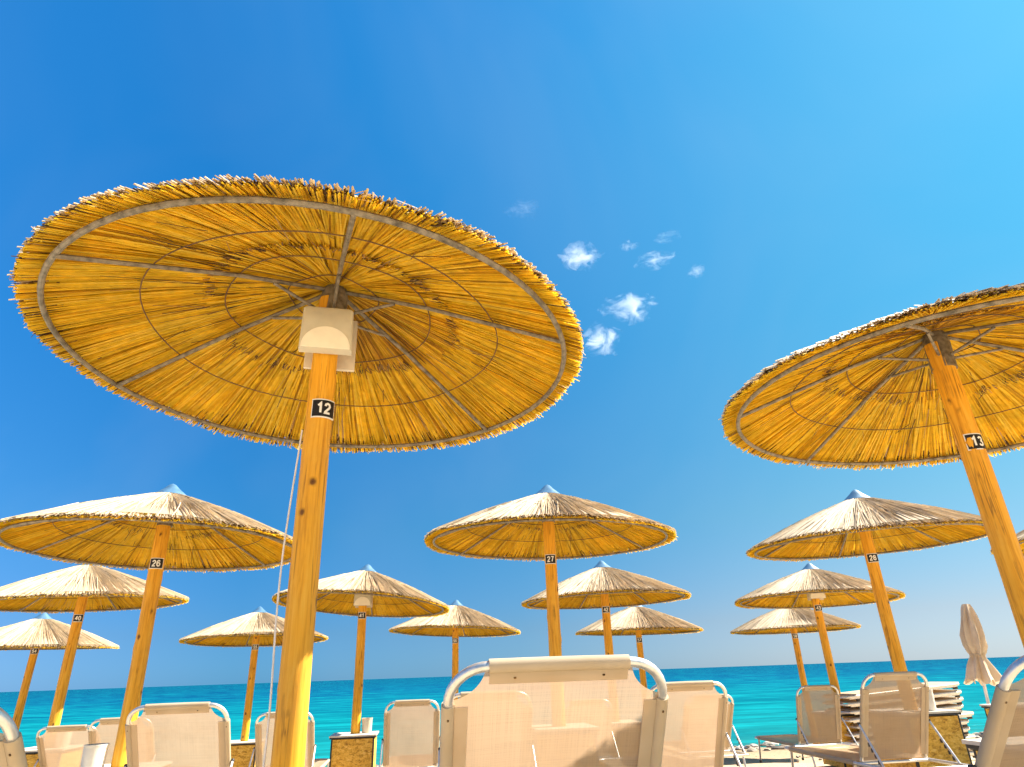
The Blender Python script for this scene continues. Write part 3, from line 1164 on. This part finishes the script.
def tub(P, label, r=.075, h=.18):
    mb = MB()
    prof = [(0, 0), (r * .88, 0), (r * .9, .004)]
    for k in range(1, 12):
        z = h * k / 12
        prof.append((r * (.9 + .1 * k / 12) + (.0018 if k % 2 else 0), z))
    prof += [(r * 1.05, h - .006), (r * 1.05, h), (r * .97, h), (r * .95, h - .02), (r * .86, .01), (0, .01)]
    mb.lathe(prof, M['cream'] if 'beige' in label else M['white'], 24)
    o = mb.build('plastic_tub', None, loc=P)
    tag(o, label, 'tub', 'plastic tubs on the tables')


tub(upos(2) + Vector((-.16, -.08, .56)), 'ribbed white tub on the table at the foot of pole 26', .085, .17)
tub(upos(6) + Vector((.17, -.02, .70)), 'ribbed white tub on the table under umbrella 40', .08, .18)
tub(upos(7) + Vector((.15, .03, .70)), 'small beige tub beside the pole on the table under umbrella 41', .068, .18)
tub(upos(4) + Vector((.08, -.17, .70)), 'ribbed white tub half hidden behind the lounger with notched struts', .07, .18)

# ------------------------------------------------------------------ closed parasol


def parasol(P):
    o = empty('closed_parasol', P, .3)
    tag(o, 'closed cream fabric parasol standing at the right before the sea', 'parasol')
    mb = MB(); mb.tube([(0, 0, -.3), (0, 0, 1.0), (0, 0, 2.02)], .018, M['rope'], 10); mb.build('pole', o)
    mb = MB()
    prof = [(.0, 2.05), (.04, 2.045), (.055, 2.0), (.075, 1.9), (.098, 1.78), (.110, 1.66), (.104, 1.54), (.080, 1.46), (.062, 1.425), (.075, 1.39), (.105, 1.31), (.145, 1.2), (.175, 1.12)]
    n = 64; vs = []; fs = []
    for i, (r, z) in enumerate(prof):
        for k in range(n):
            a = 2 * PI * k / n
            t = i / (len(prof) - 1)
            f = 1 + (.26 * math.sin(7 * a + z * 2.2 + .5 * math.sin(2 * a)) + .13 * math.sin(11 * a - 5 * z) + .05 * math.sin(3 * a + 19 * z)) * min(1, r / .08)
            zz = z - (.03 * math.sin(8 * a + 1) if i == len(prof) - 1 else 0)
            vs.append((r * f * math.cos(a), r * f * math.sin(a), zz))
    for i in range(len(prof) - 1):
        for k in range(n):
            l = (k + 1) % n
            fs.append((i * n + k, (i + 1) * n + k, (i + 1) * n + l, i * n + l))
    mb.add(vs, fs, M['pcloth']); c = mb.build('folded_canopy', o)
    mb = MB(); mb.lathe([(.078, 1.415), (.086, 1.415), (.086, 1.44), (.078, 1.44)], M['sleeve'], 24); mb.build('tie_strap', o)
    return o


def m_pcloth():
    t = NT('parasol_cloth')
    c = t.coords()
    col = t.ramp(t.noise(c, 9, 4), [(.3, (.58, .49, .37)), (.65, (.70, .61, .48))])
    b = t.bsdf(col.outputs[0], .85, 0, .1)
    tr = t.n('ShaderNodeBsdfTranslucent', Color=(.75, .6, .42, 1))
    return t.done(t.mixs(.25, b, tr.outputs[0]))


M['pcloth'] = m_pcloth()
pp = at(7.95, 6.80); pp.z = gz(7.95) - .16
parasol(pp).rotation_euler = (0, .11, .3)

# ------------------------------------------------------------------ clouds, far out over the sea


def m_cloud():
    t = NT('cloud_vapour')
    tc = t.n('ShaderNodeTexCoord')
    oi = t.n('ShaderNodeObjectInfo')
    vm = t.n('ShaderNodeVectorMath', _operation='ADD')
    cb = t.n('ShaderNodeCombineXYZ'); k = t.math('MULTIPLY', oi.outputs['Random'], 50.)
    for i in range(3): t.l(k, cb.inputs[i])
    t.l(tc.outputs['Object'], vm.inputs[0]); t.l(cb.outputs[0], vm.inputs[1])
    nz = t.noise(vm.outputs[0], 1.25, 10, .68, 1.3)
    nz = t.math('MULTIPLY_ADD', nz, 1.35, -.17)
    ln = t.n('ShaderNodeVectorMath', _operation='LENGTH'); t.l(tc.outputs['Object'], ln.inputs[0])
    e = t.math('SUBTRACT', nz, t.math('MULTIPLY_ADD', ln.outputs['Value'], .24, .385))
    sc_ = t.n('ShaderNodeSeparateColor'); t.l(oi.outputs['Color'], sc_.inputs[0])
    d = t.math('MULTIPLY', t.math('MAXIMUM', e, 0.), t.math('MULTIPLY', sc_.outputs[0], .23))
    v = t.n('ShaderNodeVolumePrincipled', Color=(1, 1, 1, 1), Anisotropy=.0)
    t.l(d, v.inputs['Density'])
    t.l(v.outputs[0], t.out.inputs['Volume'])
    return t.mat


M['cloud'] = m_cloud()


def cloud(loc, sc, rot, seed, label, dens=1.):
    mb = MB(); vs = []; fs = []
    n, m = 28, 16
    for i in range(m + 1):
        th = PI * i / m
        for k in range(n):
            a = 2 * PI * k / n
            v = Vector((math.sin(th) * math.cos(a), math.sin(th) * math.sin(a), math.cos(th)))
            r = .82 + .30 * noise.noise(v * 1.6 + Vector((seed * 3.7, 0, 0))) + .14 * noise.noise(v * 3.7 + Vector((seed, 4, 0)))
            vs.append(v * r)
    for i in range(m):
        for k in range(n):
            l = (k + 1) % n
            fs.append((i * n + k, (i + 1) * n + k, (i + 1) * n + l, i * n + l))
    mb.add(vs, fs, M['cloud'])
    o = mb.build('cloud', None, loc=loc)
    o.scale = [v * .92 for v in sc]
    o.color = (dens, dens, dens, 1)
    o.rotation_euler = rot
    tag(o, label, 'cloud', 'small white clouds in the blue sky')


# CLOUDS-BEGIN
CL = [
    ((98.8, 730.1, 516.9), (37.5, 33.3, 29.0), (0.612, 0.0, -0.134), 'ragged white cloud right of the nearest umbrella, leftmost of the upper group'),
    ((22.7, 725.8, 596.9), (35.2, 28.2, 21.1), (0.688, 0.0, -0.031), 'faint wisp of cloud just above the rim of the nearest umbrella'),
    ((179.9, 778.5, 567.4), (20.1, 16.5, 12.8), (0.618, 0.0, -0.227), 'tiny slanted streak of cloud between the larger ragged ones'),
    ((240.7, 794.3, 592.9), (28.2, 20.7, 13.2), (0.62, 0.0, -0.294), 'thin cloud streak highest at the right of the cloud group'),
    ((229.6, 849.6, 590.9), (43.5, 31.6, 19.8), (0.591, 0.0, -0.264), 'low wide wispy cloud under the thin streaks'),
    ((304.4, 879.9, 585.8), (20.3, 18.2, 16.2), (0.562, 0.0, -0.333), 'smallest cloud puff, farthest right of the group'),
    ((208.7, 964.4, 570.9), (64.9, 53.0, 41.1), (0.525, 0.0, -0.213), 'wide white puffy cloud with a bright bottom, lower middle of the group'),
    ((167.5, 1031.6, 547.9), (54.3, 46.4, 38.5), (0.483, 0.0, -0.161), 'bright white cloud touching the right rim of the nearest umbrella'),
]
# CLOUDS-END
for i, (loc, sc, rot, lab) in enumerate(CL): cloud(loc, sc, rot, i + 1, lab, (.7, .10, .45, .35, .55, .6, .75, .8)[i])

# ------------------------------------------------------------------ light, sky, camera
SUN_AZ = R(72)      # clockwise from +Y (straight ahead): to the right, over the sea
SUN_EL = R(47)
sd = Vector((math.sin(SUN_AZ) * math.cos(SUN_EL), math.cos(SUN_AZ) * math.cos(SUN_EL), math.sin(SUN_EL)))
li = bpy.data.lights.new('sun', 'SUN')
li.energy = 5.0; li.angle = R(.5); li.color = (1, .93, .82)
lo = bpy.data.objects.new('sun', li); COL.objects.link(lo)
lo.rotation_euler = (-sd).to_track_quat('-Z', 'Y').to_euler()
lo.location = sd * 60

w = bpy.data.worlds.new('World'); S.world = w; w.use_nodes = True
nt = w.node_tree; nt.nodes.clear()
sky = nt.nodes.new('ShaderNodeTexSky'); sky.sky_type = 'NISHITA'; sky.sun_disc = False
sky.sun_elevation = SUN_EL; sky.sun_rotation = SUN_AZ
sky.air_density = 1.0; sky.dust_density = .1; sky.ozone_density = 3.0; sky.altitude = 0
geo = nt.nodes.new('ShaderNodeTexCoord')
sep = nt.nodes.new('ShaderNodeSeparateXYZ'); nt.links.new(geo.outputs['Generated'], sep.inputs[0])


def sky_ramp(src, lo, hi, stops, scale):
    mr = nt.nodes.new('ShaderNodeMapRange'); mr.inputs[1].default_value = lo; mr.inputs[2].default_value = hi
    nt.links.new(src, mr.inputs[0])
    cr = nt.nodes.new('ShaderNodeValToRGB'); e = cr.color_ramp
    while len(e.elements) < len(stops): e.elements.new(.5)
    for el, (p, c) in zip(e.elements, stops):
        el.position = (p - lo) / (hi - lo); el.color = (c[0] / scale, c[1] / scale, c[2] / scale, 1)
    nt.links.new(mr.outputs[0], cr.inputs[0])
    vm = nt.nodes.new('ShaderNodeVectorMath'); vm.operation = 'SCALE'; vm.inputs['Scale'].default_value = scale
    nt.links.new(cr.outputs[0], vm.inputs[0])
    return vm.outputs[0]


# the clear, polarised blue of this sky: deep overhead and away from the sun, paler towards the sun
tz = sky_ramp(sep.outputs[2], 0., 1., [(0, (.120, .236, .48)), (.06, (.152, .244, .385)), (.2, (.138, .340, .435)), (.45, (.10, .478, .62)),
                                       (.75, (.145, .685, .85)), (1., (.3, .86, 1.05))], 1.2)
tx = sky_ramp(sep.outputs[0], -.8, .8, [(-.8, (1.22, 1.26, 1.48)), (-.38, (.58, .93, 1.1)), (0, (.90, 1, 1)), (.4, (1.80, 1.23, .96)), (.8, (2.3, 1.40, .98))], 3.5)
m1 = nt.nodes.new('ShaderNodeVectorMath'); m1.operation = 'MULTIPLY'
m2 = nt.nodes.new('ShaderNodeVectorMath'); m2.operation = 'MULTIPLY'
nt.links.new(sky.outputs[0], m1.inputs[0]); nt.links.new(tz, m1.inputs[1])
nt.links.new(m1.outputs[0], m2.inputs[0]); nt.links.new(tx, m2.inputs[1])
bg = nt.nodes.new('ShaderNodeBackground'); bg.inputs[1].default_value = .080
ou = nt.nodes.new('ShaderNodeOutputWorld')
vn = nt.nodes.new('ShaderNodeTexNoise'); vn.inputs['Scale'].default_value = 1.7; vn.inputs['Detail'].default_value = 4
vn.inputs['Distortion'].default_value = .8
nt.links.new(geo.outputs['Generated'], vn.inputs['Vector'])
veil = nt.nodes.new('ShaderNodeMapRange'); veil.inputs[1].default_value = .5; veil.inputs[2].default_value = .75; veil.inputs[3].default_value = 0; veil.inputs[4].default_value = .055
nt.links.new(vn.outputs['Fac'], veil.inputs[0])
vx = nt.nodes.new('ShaderNodeMix'); vx.data_type = 'RGBA'; vx.inputs[7].default_value = (3.2, 3.4, 3.6, 1)
nt.links.new(veil.outputs[0], vx.inputs[0]); nt.links.new(m2.outputs[0], vx.inputs[6])
nt.links.new(vx.outputs[2], bg.inputs[0]); nt.links.new(bg.outputs[0], ou.inputs[0])

cam = bpy.data.cameras.new('camera')
co = bpy.data.objects.new('camera', cam); COL.objects.link(co)
PITCH, ROLL = R(24.3), R(2.0)
fwd = Vector((0, math.cos(PITCH), math.sin(PITCH))); r0 = Vector((1, 0, 0)); u0 = r0.cross(fwd)
rt = r0 * math.cos(ROLL) - u0 * math.sin(ROLL); up = r0 * math.sin(ROLL) + u0 * math.cos(ROLL)
mt = Matrix((rt, up, -fwd)).transposed().to_4x4(); mt.translation = (0, 0, CAMH)
co.matrix_world = mt
cam.sensor_width = 36; cam.lens = 643.6 / 1024 * 36
cam.clip_start = .05; cam.clip_end = 200000
S.camera = co

vs_ = S.view_settings
vs_.view_transform = 'Standard'; vs_.look = 'None'; vs_.gamma = 1; vs_.exposure = 1.75
vs_.use_curve_mapping = False
S.cycles.use_denoising = True
S.cycles.max_bounces = 10; S.cycles.diffuse_bounces = 7; S.cycles.transmission_bounces = 6; S.cycles.transparent_max_bounces = 16
S.cycles.volume_bounces = 4
S.cycles.sample_clamp_indirect = 8
